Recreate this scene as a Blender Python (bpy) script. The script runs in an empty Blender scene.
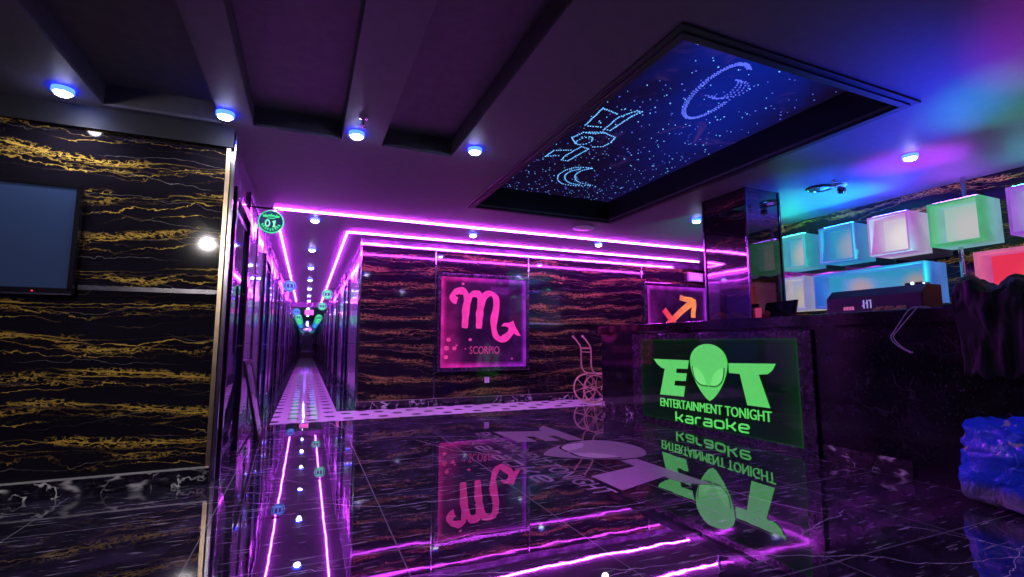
import bpy, bmesh, math, random
from mathutils import Vector, Matrix, noise as mnoise
random.seed(7)
PI = math.pi
S = bpy.context.scene
COL = S.collection
H = 2.507          # ceiling height

# ------------------------------------------------------------------ materials
def srgb(r, g, b):
    f = lambda c: c / 12.92 if c <= 0.04045 else ((c + 0.055) / 1.055) ** 2.4
    return (f(r / 255), f(g / 255), f(b / 255), 1)

class NT:
    def __init__(s, name):
        s.m = bpy.data.materials.new(name); s.m.use_nodes = True
        s.t = s.m.node_tree; s.t.nodes.clear()
        s.out = s.n('ShaderNodeOutputMaterial')
        s.p = s.n('ShaderNodeBsdfPrincipled'); s.l(s.p.outputs[0], s.out.inputs[0])
    def n(s, t, **k):
        o = s.t.nodes.new(t)
        for a, b in k.items(): setattr(o, a, b)
        return o
    def l(s, a, b): s.t.links.new(a, b)
    def val(s, sock, v):
        if isinstance(v, bpy.types.NodeSocket): s.l(v, sock)
        else: sock.default_value = v
    def math(s, op, a, b=0.0, c=0.0, clamp=False):
        o = s.n('ShaderNodeMath', operation=op); o.use_clamp = clamp
        s.val(o.inputs[0], a); s.val(o.inputs[1], b); s.val(o.inputs[2], c)
        return o.outputs[0]
    def pos(s): return s.n('ShaderNodeNewGeometry').outputs['Position']
    def map(s, v, scale=(1, 1, 1), loc=(0, 0, 0), rot=(0, 0, 0)):
        o = s.n('ShaderNodeMapping'); s.l(v, o.inputs[0])
        o.inputs['Scale'].default_value = scale; o.inputs['Location'].default_value = loc
        o.inputs['Rotation'].default_value = rot
        return o.outputs[0]
    def noise(s, v, scale=1, detail=4, rough=.55, dist=0):
        o = s.n('ShaderNodeTexNoise'); s.l(v, o.inputs['Vector'])
        o.inputs['Scale'].default_value = scale; o.inputs['Detail'].default_value = detail
        o.inputs['Roughness'].default_value = rough; o.inputs['Distortion'].default_value = dist
        return o.outputs[0]
    def smooth(s, v, a, b, lo=0.0, hi=1.0):
        o = s.n('ShaderNodeMapRange', interpolation_type='SMOOTHSTEP')
        s.val(o.inputs[0], v); s.val(o.inputs[1], a); s.val(o.inputs[2], b); s.val(o.inputs[3], lo); s.val(o.inputs[4], hi)
        return o.outputs[0]
    def ridge(s, v, w, c=.5):
        return s.smooth(s.math('ABSOLUTE', s.math('SUBTRACT', v, c)), 0.0, w, 1.0, 0.0)
    def mix(s, f, a, b):
        o = s.n('ShaderNodeMix', data_type='RGBA')
        s.val(o.inputs[0], f); s.val(o.inputs[6], a); s.val(o.inputs[7], b)
        return o.outputs[2]
    def sep(s, v):
        o = s.n('ShaderNodeSeparateXYZ'); s.l(v, o.inputs[0]); return o.outputs
    def base(s, col=None, rough=.4, metal=0, ior=1.5, coat=0):
        if col is not None: s.val(s.p.inputs['Base Color'], col)
        s.val(s.p.inputs['Roughness'], rough); s.p.inputs['Metallic'].default_value = metal
        s.p.inputs['IOR'].default_value = ior; s.p.inputs['Coat Weight'].default_value = coat
        s.p.inputs['Coat Roughness'].default_value = .03
    def emit(s, col, st=1.0):
        s.val(s.p.inputs['Emission Color'], col); s.val(s.p.inputs['Emission Strength'], st)
    def bump(s, h, st=.1, d=.01):
        b = s.n('ShaderNodeBump'); b.inputs['Strength'].default_value = st; b.inputs['Distance'].default_value = d
        s.l(h, b.inputs['Height']); s.l(b.outputs[0], s.p.inputs['Normal'])

def plain(name, col, rough=.4, metal=0, ior=1.5, emit=None, st=1.0, var=.12):
    t = NT(name)
    nz = t.noise(t.pos(), 14, 3)
    f = t.smooth(nz, .3, .7, 1 - var, 1 + var)
    v = t.n('ShaderNodeVectorMath', operation='SCALE'); v.inputs[0].default_value = col[:3]; t.l(f, v.inputs['Scale'])
    t.base(v.outputs[0], rough, metal, ior)
    if emit: t.emit(emit, st)
    return t.m

def gold_marble(name, seed, gold=(.74, .46, .07, 1)):
    t = NT(name); P = t.map(t.pos(), loc=(seed, seed * .7, seed * .37)); z = t.sep(P)[2]
    nz = lambda sc, lc, d=2, r=.55: t.noise(t.map(P, sc, lc), 1, d, r)
    low = t.math('MULTIPLY', nz((.55, .55, .9), (8, 1, 6)), .42)
    g = None
    T = .235
    for j, (A, B, w, dens) in enumerate(((.05, .065, .0062, .42), (.07, .095, .0056, .44), (.10, .120, .0048, .45), (.14, .130, .0042, .46), (.24, .120, .0030, .48))):
        o1 = nz((1.5, 1.5, 2.2), (j * 3.1, j, 2 * j + 1)); o2 = nz((7, 7, 12), (j, 5 - j, j * 1.7), 5, .66)
        q = t.math('ADD', z, t.math('ADD', low, t.math('ADD', t.math('MULTIPLY', o1, A), t.math('MULTIPLY', o2, B))))
        d = t.math('MULTIPLY', t.math('ABSOLUTE', t.math('SUBTRACT', t.math('FRACT', t.math('DIVIDE', q, T)), .5)), T)
        th = t.smooth(nz((5, 5, 12), (j + 2, j, 4), 3), .36, .68, w * .22, w)
        on = t.smooth(nz((1.1, 1.1, 4.5), (j * 2, 7, j), 3), dens - .03, dens + .15, .04, 1)
        r = t.math('MULTIPLY', t.smooth(t.math('DIVIDE', d, th), .4, 1.25, 1, 0), on)
        g = r if g is None else t.math('MAXIMUM', g, r)
        if j in (0, 2):
            lace = t.math('MULTIPLY', t.ridge(nz((17, 17, 36), (j, 2, 5), 4, .65), .055), t.math('MULTIPLY', t.smooth(d, .012, .040, 1, 0), t.smooth(on, .55, 1)))
            g = t.math('MAXIMUM', g, lace)
    o1 = nz((1.2, 1.2, 2), (3, 3, 9)); o2 = nz((7, 7, 8), (2, 4, 6), 4)
    q = t.math('ADD', z, t.math('ADD', t.math('MULTIPLY', o1, .3), t.math('MULTIPLY', o2, .10)))
    d = t.math('MULTIPLY', t.math('ABSOLUTE', t.math('SUBTRACT', t.math('FRACT', t.math('DIVIDE', q, .145)), .5)), .145)
    thin = t.math('MULTIPLY', t.smooth(d, .0006, .0022, 1, 0), t.smooth(nz((1.6, 1.6, 5), (6, 1, 1)), .42, .6, 0, .4))
    dark = t.mix(nz((1, 1, 8), (0, 0, 0), 4), (.004, .0035, .006, 1), (.016, .012, .020, 1))
    c = t.mix(thin, dark, (.42, .36, .34, 1))
    c = t.mix(g, c, gold)
    t.base(c, .06, 0, 1.5)
    t.bump(nz((1.1, 1.1, 2.2), (1, 1, 1), 3), .05, .02)
    return t.m

def marble(name, scale=1.0, amount=.5, base=(.007, .005, .011, 1), vein=(.5, .47, .52, 1), rough=.05, ior=1.9, grout=False, streak=.5, warp=0.0, seed=0, vw=1.0):
    t = NT(name); P0 = t.pos(); P = t.map(P0, loc=(seed, seed, seed))
    a = t.noise(t.map(P, (.30 * scale, 1.05 * scale, .9 * scale), rot=(0, .1, .22)), 1, 4, .5, .15)
    b = t.noise(t.map(P, (1.5 * scale, .42 * scale, 1.5 * scale), (3, 5, 2), (0, .2, -.5)), 1, 4, .5, .15)
    ma = t.smooth(t.noise(P, .9 * scale, 2), .45, .62)
    mb = t.smooth(t.noise(t.map(P, loc=(9, 2, 4)), 1.3 * scale, 2), .48, .62)
    v = t.math('MAXIMUM', t.math('MULTIPLY', t.ridge(a, .006 * vw), ma), t.math('MULTIPLY', t.ridge(b, .006 * vw), mb))
    if grout:   # the floor slabs carry long thin broken veins
        X3 = t.sep(P); vv = None
        for j, (ax, ay, T, w, amp) in enumerate(((.30, 1, 1.05, .0042, .75), (-.12, 1, .74, .0026, .5), (1, .55, 1.7, .0036, .9))):
            q = t.math('ADD', t.math('MULTIPLY', X3[0], ax), t.math('MULTIPLY', X3[1], ay))
            q = t.math('ADD', q, t.math('ADD', t.math('MULTIPLY', t.noise(t.map(P, loc=(j * 3, 1, j)), .7, 2), amp), t.math('MULTIPLY', t.noise(t.map(P, loc=(1, j * 5, 2)), 4.5, 4, .6), .14)))
            d = t.math('MULTIPLY', t.math('ABSOLUTE', t.math('SUBTRACT', t.math('FRACT', t.math('DIVIDE', q, T)), .5)), T)
            on = t.smooth(t.noise(t.map(P, loc=(7, j, 3 * j)), 1.1, 3), .44, .60)
            r = t.math('MULTIPLY', t.smooth(d, w * .3, w, 1, 0), on)
            vv = r if vv is None else t.math('MAXIMUM', vv, r)
        v = vv
    st = t.noise(t.map(P, (5 * scale, 40 * scale, 30 * scale), rot=(0, 0, .12)), 1, 3, .6)
    v = t.math('MAXIMUM', t.math('MULTIPLY', v, amount), t.math('MULTIPLY', t.smooth(st, .58, .70), .30 * streak))
    cloud = t.noise(P, 3.2 * scale, 6, .65)
    c = t.mix(t.smooth(cloud, .4, .75), base, (base[0] * 4.5, base[1] * 4.0, base[2] * 4.5, 1))
    c = t.mix(v, c, vein)
    if grout:
        xs = t.sep(P0)
        pitch = .868
        def line(s, off):
            q = t.math('FRACT', t.math('DIVIDE', t.math('SUBTRACT', s, off), pitch))
            d = t.math('ABSOLUTE', t.math('SUBTRACT', q, .5))
            return t.smooth(d, .5 - .0042 / pitch, .5 - .0022 / pitch, 0, 1)
        g = t.math('MAXIMUM', line(xs[0], .435), line(xs[1], 1.49))
        c = t.mix(t.math('MULTIPLY', g, .8), c, (.30, .28, .33, 1))
        # each slab is laid a hair out of level
        cell = t.n('ShaderNodeVectorMath', operation='FLOOR')
        t.l(t.map(P0, (1 / pitch,) * 3, (-.435 / pitch, -1.49 / pitch, 0)), cell.inputs[0])
    t.base(c, rough, 0, ior)
    if warp:
        t.bump(t.noise(P, 2.2, 3), warp, .02)
    return t.m

M = {}
M['gold_left'] = gold_marble('gold_veined_black_marble', 0)
M['gold_back'] = gold_marble('gold_veined_black_marble_hall', 13, (.32, .25, .06, 1))
M['gold_bar'] = gold_marble('gold_veined_black_marble_bar', 31)
M['floor'] = marble('black_marble_floor', 1.0, 1.0, base=(.014, .011, .022, 1), vein=(.85, .82, .9, 1), rough=.015, ior=3.0, grout=True, streak=1.35, warp=.035)
M['base_marble'] = marble('white_veined_black_marble', 4.0, 1.0, vein=(.85, .8, .82, 1), rough=.12, ior=1.6, streak=.2, seed=3, vw=3.0)
M['strip_marble'] = marble('veined_skirting_marble', 5.0, 1.0, base=(.022, .012, .022, 1), vein=(.9, .82, .86, 1), rough=.12, ior=1.6, streak=.2, seed=8, vw=5.0)
M['desk_marble'] = marble('dark_desk_marble', 1.6, .05, base=(.005, .004, .007, 1), rough=.1, ior=1.55, streak=.22, seed=11)
M['border_marble'] = marble('mottled_border_marble', 6.0, .35, base=(.016, .010, .02, 1), rough=.12, ior=1.7, streak=.4, seed=5)
M['hall_panel'] = marble('polished_purple_grey_panel', 1.0, .18, base=(.10, .085, .12, 1), rough=.06, ior=2.6, streak=.2, warp=.30, seed=21)
M['ceiling'] = plain('painted_ceiling', (.155, .14, .165, 1), .55, var=.05)
M['coffer'] = plain('dark_coffer_paint', (.09, .08, .10, 1), .5)
M['black'] = plain('black_lacquer', (.008, .007, .011, 1), .18, ior=1.5)
M['cornice'] = plain('dark_cornice', (.012, .011, .016, 1), .5)
M['matte_black'] = plain('matte_black', (.006, .006, .008, 1), .6)
M['lip'] = plain('satin_metal_lip', (.55, .50, .50, 1), .4, .3)
M['chrome'] = plain('polished_steel', (.62, .60, .62, 1), .16, 1)
M['bronze'] = plain('champagne_metal_trim', (.60, .45, .30, 1), .3, 1)
M['gold'] = plain('rose_gold_metal', (.90, .55, .42, 1), .35, .45)
M['white'] = plain('white_plastic', (.75, .73, .75, 1), .4)
M['rim'] = plain('downlight_blue_rim', (.1, .3, .8, 1), .3, emit=(.008, .022, 1, 1), st=22.0)
M['lens'] = plain('downlight_lens', (.9, .9, .9, 1), .3, emit=(.80, .86, 1, 1), st=60.0)
M['neon'] = plain('pink_neon', (.8, .4, .8, 1), .3, emit=(.66, .050, 1.0, 1), st=165.0)
M['dark_glass'] = plain('smoked_glass', (.010, .012, .02, 1), .04, ior=1.8)
M['door_blue'] = plain('blue_tinted_glass', (.04, .07, .22, 1), .05, ior=2.4)
M['mirror'] = plain('mirror', (.55, .52, .6, 1), .04, 1, var=.02)

def mosaic():
    t = NT('white_and_black_mosaic'); xs = t.sep(t.pos())
    a = .215
    sx = t.math('SINE', t.math('MULTIPLY', xs[0], PI / a)); sy = t.math('SINE', t.math('MULTIPLY', xs[1], PI / a))
    d = t.smooth(t.math('MULTIPLY', sx, sy), .38, .80)
    c = t.mix(d, (.88, .84, .88, 1), (.10, .075, .13, 1))
    t.base(c, .045, 0, 1.6)
    return t.m
M['mosaic'] = mosaic()

# ------------------------------------------------------------------ mesh builder
class MB:
    def __init__(s): s.v = []; s.f = []
    def add(s, vs, fs):
        o = len(s.v); s.v += [Vector(p) for p in vs]; s.f += [tuple(i + o for i in f) for f in fs]; return s
    def box(s, x0, x1, y0, y1, z0, z1):
        return s.add([(x0, y0, z0), (x1, y0, z0), (x1, y1, z0), (x0, y1, z0), (x0, y0, z1), (x1, y0, z1), (x1, y1, z1), (x0, y1, z1)],
                     [(0, 3, 2, 1), (4, 5, 6, 7), (0, 1, 5, 4), (1, 2, 6, 5), (2, 3, 7, 6), (3, 0, 4, 7)])
    def prism(s, poly, fn, t0, t1):
        """poly: list of 2-D points; fn(u, v, t) -> 3-D point"""
        n = len(poly)
        vs = [fn(u, v, t0) for u, v in poly] + [fn(u, v, t1) for u, v in poly]
        fs = [tuple(range(n))[::-1], tuple(range(n, 2 * n))] + [(i, (i + 1) % n, n + (i + 1) % n, n + i) for i in range(n)]
        return s.add(vs, fs)
    def stroke(s, pts, w, fn, t0, t1, cap=6):
        """flat ribbon of width w along 2-D pts with round joints"""
        pts = [Vector(p) for p in pts]; wf = w if callable(w) else (lambda k: w)
        L, R = [], []
        n = len(pts)
        for i, p in enumerate(pts):
            a = pts[max(i - 1, 0)]; b = pts[min(i + 1, n - 1)]
            d = (b - a)
            if d.length < 1e-9: d = Vector((1, 0))
            d.normalize(); nrm = Vector((-d.y, d.x))
            k = 1.0
            if 0 < i < n - 1:
                d1 = (p - a).normalized(); c = max(.5, abs(d1.dot(d))); k = 1 / c
            h = wf(i / max(n - 1, 1)) / 2 * k
            L.append(p + nrm * h); R.append(p - nrm * h)
        vs = []
        for i in range(n): vs += [fn(L[i].x, L[i].y, t0), fn(R[i].x, R[i].y, t0), fn(R[i].x, R[i].y, t1), fn(L[i].x, L[i].y, t1)]
        fs = [(0, 1, 2, 3), (4 * n - 1, 4 * n - 2, 4 * n - 3, 4 * n - 4)]
        for i in range(n - 1):
            for k in range(4): fs.append((4 * i + k, 4 * i + 4 + k, 4 * i + 4 + (k + 1) % 4, 4 * i + (k + 1) % 4))
        return s.add(vs, fs)
    def tube(s, pts, r, n=8, closed=False):
        pts = [Vector(p) for p in pts]; m = len(pts); vs = []; fs = []
        rf = r if callable(r) else (lambda k: r)
        prev = None
        for i, p in enumerate(pts):
            if closed: d = pts[(i + 1) % m] - pts[i - 1]
            else: d = pts[min(i + 1, m - 1)] - pts[max(i - 1, 0)]
            d.normalize()
            u = (prev - d * prev.dot(d)) if prev else d.orthogonal()
            u.normalize(); prev = u; w = d.cross(u); rr = rf(i / max(m - 1, 1))
            vs += [p + (u * math.cos(2 * PI * k / n) + w * math.sin(2 * PI * k / n)) * rr for k in range(n)]
        for i in range(m if closed else m - 1):
            j = (i + 1) % m
            fs += [(i * n + k, i * n + (k + 1) % n, j * n + (k + 1) % n, j * n + k) for k in range(n)]
        if not closed: fs += [tuple(range(n))[::-1], tuple(range((m - 1) * n, m * n))]
        return s.add(vs, fs)
    def lathe(s, prof, c, axis='z', n=24):
        """prof: (radius, height) pairs"""
        c = Vector(c); vs = []; fs = []; m = len(prof)
        for r, h in prof:
            for k in range(n):
                a = 2 * PI * k / n; q = (r * math.cos(a), r * math.sin(a), h)
                if axis == 'x': q = (q[2], q[0], q[1])
                if axis == 'y': q = (q[0], q[2], q[1])
                vs.append(c + Vector(q))
        for i in range(m - 1):
            fs += [(i * n + k, i * n + (k + 1) % n, (i + 1) * n + (k + 1) % n, (i + 1) * n + k) for k in range(n)]
        fs += [tuple(range(n))[::-1], tuple(range((m - 1) * n, m * n))]
        return s.add(vs, fs)
    def ball(s, c, r, sc=(1, 1, 1), nu=10, nv=7):
        vs = [Vector(c) + Vector((0, 0, -r * sc[2]))]; fs = []
        for j in range(1, nv):
            t = -PI / 2 + PI * j / nv
            for i in range(nu):
                a = 2 * PI * i / nu
                vs.append(Vector(c) + Vector((r * sc[0] * math.cos(t) * math.cos(a), r * sc[1] * math.cos(t) * math.sin(a), r * sc[2] * math.sin(t))))
        vs.append(Vector(c) + Vector((0, 0, r * sc[2]))); e = len(vs) - 1
        for i in range(nu):
            j = (i + 1) % nu
            fs.append((0, 1 + j, 1 + i)); fs.append((e, e - nu + i, e - nu + j))
            for k in range(nv - 2): fs.append((1 + k * nu + i, 1 + k * nu + j, 1 + (k + 1) * nu + j, 1 + (k + 1) * nu + i))
        return s.add(vs, fs)
    def build(s, name, m, parent=None, smooth=False, bevel=0, kind=None):
        me = bpy.data.meshes.new(name)
        if parent: org = wloc(parent)
        else:
            lo = [min(v[i] for v in s.v) for i in range(3)]; hi = [max(v[i] for v in s.v) for i in range(3)]
            org = Vector(((lo[0] + hi[0]) / 2, (lo[1] + hi[1]) / 2, lo[2]))
        me.from_pydata([v - org for v in s.v], [], s.f)
        bm = bmesh.new(); bm.from_mesh(me)
        bmesh.ops.recalc_face_normals(bm, faces=bm.faces)
        bm.to_mesh(me); bm.free()
        me.materials.append(M[m] if isinstance(m, str) else m)
        o = bpy.data.objects.new(name, me); COL.objects.link(o)
        if parent: o.parent = parent
        else: o.location = org
        if smooth:
            for p in me.polygons: p.use_smooth = True
            try: me.set_sharp_from_angle(angle=math.radians(40))
            except Exception: pass
        if bevel:
            b = o.modifiers.new('bevel', 'BEVEL'); b.width = bevel; b.segments = 2; b.limit_method = 'ANGLE'
        if kind: o['kind'] = kind
        return o

def wloc(o):
    v = Vector((0, 0, 0))
    while o: v = v + o.location; o = o.parent
    return v
def thing(name, label, cat, loc, group=None):
    o = bpy.data.objects.new(name, None); COL.objects.link(o); o.location = loc; o.empty_display_size = .1
    return tag(o, label, cat, group)
def tag(o, label, cat, group=None):
    o['label'] = label; o['category'] = cat
    if group: o['group'] = group
    return o
def copy_tree(o, parent=None, shift=None):
    c = o.copy(); COL.objects.link(c)
    if parent: c.parent = parent
    if shift: c.location = o.location + Vector(shift)
    for ch in list(o.children): copy_tree(ch, c)
    return c
def box(*a): return MB().box(*a)
def struct(name, mb, m, **k): return mb.build(name, m, kind='structure', **k)

def text_mb(txt, height, fn, t0, t1, width=None):
    """text from Blender's built-in face, scaled to cap height and width, put through fn(u, v, t)"""
    cu = bpy.data.curves.new('t', 'FONT'); cu.body = txt; cu.fill_mode = 'FRONT'; cu.resolution_u = 3
    ob = bpy.data.objects.new('t', cu); COL.objects.link(ob)
    dg = bpy.context.evaluated_depsgraph_get(); dg.update()
    me = bpy.data.meshes.new_from_object(ob.evaluated_get(dg))
    bpy.data.objects.remove(ob); bpy.data.curves.remove(cu)
    bm = bmesh.new(); bm.from_mesh(me)
    bmesh.ops.remove_doubles(bm, verts=bm.verts, dist=1e-5)
    r = bmesh.ops.extrude_face_region(bm, geom=bm.faces[:])
    for e in r['geom']:
        if isinstance(e, bmesh.types.BMVert): e.co.z = 1.0
    xs = [v.co.x for v in bm.verts]; ys = [v.co.y for v in bm.verts]
    sy = height / (max(ys) - min(ys)); sx = (width / (max(xs) - min(xs))) if width else sy
    x0, y0 = min(xs), min(ys)
    bm.verts.index_update()
    mb = MB()
    mb.add([fn((v.co.x - x0) * sx, (v.co.y - y0) * sy, t0 + (t1 - t0) * v.co.z) for v in bm.verts], [tuple(v.index for v in f.verts) for f in bm.faces])
    bm.free(); bpy.data.meshes.remove(me)
    return mb

def smooth_path(pts, n=6):
    """Catmull-Rom through pts (2-D or 3-D)"""
    P = [Vector(p) for p in pts]; out = []
    for i in range(len(P) - 1):
        p0 = P[max(i - 1, 0)]; p1 = P[i]; p2 = P[i + 1]; p3 = P[min(i + 2, len(P) - 1)]
        for k in range(n):
            t = k / n
            out.append(.5 * ((2 * p1) + (p2 - p0) * t + (2 * p0 - 5 * p1 + 4 * p2 - p3) * t * t + (3 * p1 - p0 - 3 * p2 + p3) * t ** 3))
    out.append(P[-1]); return out

# ------------------------------------------------------------------ room shell
XL, XR = -.57, .705      # hall walls
YL, YB, YE = 3.93, 7.41, 34.0
XW = 5.80                # wall behind the bar
struct('floor', box(-4.2, 9.0, -1.6, YE + .2, -.12, 0), 'floor')
mo = MB()
mo.box(-.35, .43, 6.40, YE - .02, 0, .003)
mo.box(.43, 6.6, 6.40, 7.21, 0, .003)
struct('floor_mosaic', mo, 'mosaic')
struct('wall_left', box(-4.2, XL, YL, YL + .2, 0, H), 'gold_left')
struct('wall_hall_left', box(XL - .2, XL - .001, YL + .2, YE, 0, H), 'hall_panel')
struct('wall_hall_right', box(XR + .001, XR + .2, YB + .01, YE, 0, H), 'hall_panel')
struct('wall_back', box(XR + .001, 9.0, YB, YB + .2, 0, H), 'gold_back')
struct('wall_right', box(XW, XW + .2, -1.6, 4.45, 0, H), 'gold_bar')
struct('wall_bar_end', box(XW + .2, 9.0, 4.25, 4.45, 0, H), 'gold_bar')
struct('wall_far_right', box(9.0, 9.2, 4.25, YB + .2, 0, H), 'gold_back')
struct('wall_end', box(XL, XR, YE, YE + .2, 0, H), 'mirror')
struct('wall_side', box(-4.4, -4.2, -1.6, YL + .2, 0, H), 'gold_left')

# ceiling: one shell with the coffers and the star recess left open
holes = [(-3.06, -2.18, .2, 3.80), (-1.30, -.62, .2, 3.84), (-.42, .185, .2, 3.80), (.485, 1.06, .2, 3.80), (1.71, 3.52, 1.78, 5.10)]
xs = sorted({-4.2, 9.0} | {h[0] for h in holes} | {h[1] for h in holes}); ys = sorted({-1.6, YE + .2} | {h[2] for h in holes} | {h[3] for h in holes})
cm = MB()
for i in range(len(xs) - 1):
    for j in range(len(ys) - 1):
        cx, cy = (xs[i] + xs[i + 1]) / 2, (ys[j] + ys[j + 1]) / 2
        if any(h[0] < cx < h[1] and h[2] < cy < h[3] for h in holes): continue
        cm.add([(xs[i], ys[j], H), (xs[i + 1], ys[j], H), (xs[i + 1], ys[j + 1], H), (xs[i], ys[j + 1], H)], [(0, 3, 2, 1)])
o = struct('ceiling', cm, 'ceiling')
bm = bmesh.new(); bm.from_mesh(o.data); bmesh.ops.remove_doubles(bm, verts=bm.verts, dist=1e-4)
r = bmesh.ops.extrude_face_region(bm, geom=bm.faces[:])
for e in r['geom']:
    if isinstance(e, bmesh.types.BMVert): e.co.z += .02
bmesh.ops.recalc_face_normals(bm, faces=bm.faces); bm.to_mesh(o.data); bm.free()
def recess(x0, x1, y0, y1, d):
    t = .02; m = MB()
    m.box(x0 - t, x0, y0 - t, y1 + t, H + .021, H + d); m.box(x1, x1 + t, y0 - t, y1 + t, H + .021, H + d)
    m.box(x0, x1, y0 - t, y0, H + .021, H + d); m.box(x0, x1, y1, y1 + t, H + .021, H + d)
    return m
for k, h in enumerate(holes[:4]):
    m = recess(*h, .15); m.box(h[0] - .02, h[1] + .02, h[2] - .02, h[3] + .02, H + .15, H + .17)
    struct('ceiling_coffer', m, 'coffer')

# cornice over the left wall, beam across the hall
struct('trim_1', box(-4.2, XL + .02, YL - .03, YL, 2.36, H), 'cornice')
struct('trim_2', box(XL, XR, 20.0, 20.3, 2.30, H), 'coffer')
# baseboards
struct('baseboard_left', box(-4.2, XL, YL - .018, YL, 0, .105), 'base_marble')
struct('trim_3', box(-4.2, XL - .0, YL - .022, YL, .105, .113), 'lip')
struct('baseboard_back', box(XR, 6.6, YB - .018, YB, 0, .095), 'base_marble')
struct('trim_4', box(XR, 9, YB - .02, YB, .095, .101), 'bronze')
# corner edge trims, horizontal wall strips, seams
struct('trim_5', box(XL - .022, XL + .004, YL - .012, YL, .113, 2.36), 'bronze')
struct('trim_6', box(XL, XL + .03, YL + .02, YL + .06, 0, H), 'chrome')
struct('trim_7', box(-4.2, XL - .022, YL - .014, YL, 1.285, 1.315), 'chrome')
struct('trim_8', box(XR - .014, XR + .012, YB - .014, YB + .02, 0, H), 'chrome')
m = MB()
m.box(XR + .012, 1.83, YB - .01, YB, 1.262, 1.285); m.box(3.46, 5.81, YB - .01, YB, 1.262, 1.285)
struct('trim_9', m, 'chrome')
struct('trim_10', box(XR + .012, 9, YB - .016, YB, 2.40, 2.415), 'chrome')
struct('trim_61', box(XR + .012, 9, YB - .012, YB, 2.415, H), 'hall_panel')
struct('trim_11', box(1.828, 1.846, YB - .016, YB, .1, 2.40), 'chrome')
struct('trim_12', box(3.437, 3.455, YB - .016, YB, .1, 2.40), 'chrome')
struct('trim_13', box(5.81, 5.828, YB - .016, YB, .1, 2.40), 'chrome')

# star recess: stepped frame, inner walls, sky panel, fibre points
def sky_glow():
    t = NT('night_sky_painted_glow'); P = t.pos(); xs = t.sep(P)
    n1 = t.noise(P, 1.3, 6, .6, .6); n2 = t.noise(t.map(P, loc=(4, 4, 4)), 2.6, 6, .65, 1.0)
    # blue light in the recess, painted as emission over the print's near right side
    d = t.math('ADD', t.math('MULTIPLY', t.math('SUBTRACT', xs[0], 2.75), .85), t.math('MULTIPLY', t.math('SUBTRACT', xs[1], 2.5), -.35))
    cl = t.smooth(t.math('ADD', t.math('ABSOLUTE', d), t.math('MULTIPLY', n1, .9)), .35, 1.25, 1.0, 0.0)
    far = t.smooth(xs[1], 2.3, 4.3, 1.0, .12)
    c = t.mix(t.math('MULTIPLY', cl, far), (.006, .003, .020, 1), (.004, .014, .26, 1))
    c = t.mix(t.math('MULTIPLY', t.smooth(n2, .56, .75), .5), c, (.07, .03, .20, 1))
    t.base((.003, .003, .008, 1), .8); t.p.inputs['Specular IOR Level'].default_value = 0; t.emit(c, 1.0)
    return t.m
M['sky_glow'] = sky_glow()
SD = .25
sp = thing('star_ceiling', 'recessed star ceiling with dotted spaceship, moon and ringed planet in a dark stepped frame', 'ceiling panel', (2.6, 3.43, H))
m = MB()
for (w0, w1, z0) in ((0, .045, .024), (.045, .085, .014)):
    x0, x1, y0, y1 = 1.71, 3.52, 1.78, 5.10
    m.box(x0 - w1, x0 - w0, y0 - w1, y1 + w1, H - z0, H); m.box(x1 + w0, x1 + w1, y0 - w1, y1 + w1, H - z0, H)
    m.box(x0 - w0, x1 + w0, y0 - w1, y0 - w0, H - z0, H); m.box(x0 - w0, x1 + w0, y1 + w0, y1 + w1, H - z0, H)
m.build('frame', 'cornice', sp, bevel=.004)
recess(1.71, 3.52, 1.78, 5.10, SD).build('side_walls', 'cornice', sp)
box(1.69, 3.54, 1.76, 5.12, H + SD, H + SD + .02).build('sky_panel', 'sky_glow', sp)
M['star_a'] = plain('fibre_point_cyan', (.1, .3, .5, 1), .5, emit=(.16, .50, 1, 1), st=1.2)
M['star_b'] = plain('fibre_point_blue', (.1, .1, .5, 1), .5, emit=(.12, .18, 1, 1), st=.9)
ZS = H + SD
def dot(mb, x, y, r):
    n = 6; mb.add([(x + r * math.cos(2 * PI * k / n), y + r * math.sin(2 * PI * k / n), ZS - .004) for k in range(n)] + [(x + r * math.cos(2 * PI * k / n), y + r * math.sin(2 * PI * k / n), ZS + .002) for k in range(n)],
                  [tuple(range(n))[::-1]] + [(k, (k + 1) % n, n + (k + 1) % n, n + k) for k in range(n)])
sa, sb = MB(), MB()
for k in range(620):
    x = 1.7 + 1.8 * random.random(); y = 1.8 + 3.3 * random.random() ** .75
    dot(sa if random.random() < .45 else sb, x, y, random.uniform(.0025, .0065))
sa.build('star_lights', 'star_a', sp, kind='stuff'); sb.build('blue_star_lights', 'star_b', sp, kind='stuff')
def dotted(paths, name, step, r, m):
    mb = MB()
    for pts in paths:
        P = [Vector(p) for p in pts]; carry = 0
        for a, b in zip(P[:-1], P[1:]):
            L = (b - a).length
            n = max(1, int(L / step))
            for k in range(n):
                q = a.lerp(b, k / n); dot(mb, q.x + random.uniform(-.003, .003), q.y + random.uniform(-.003, .003), r)
    mb.build(name, m, sp)
from math import cos, sin


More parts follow.
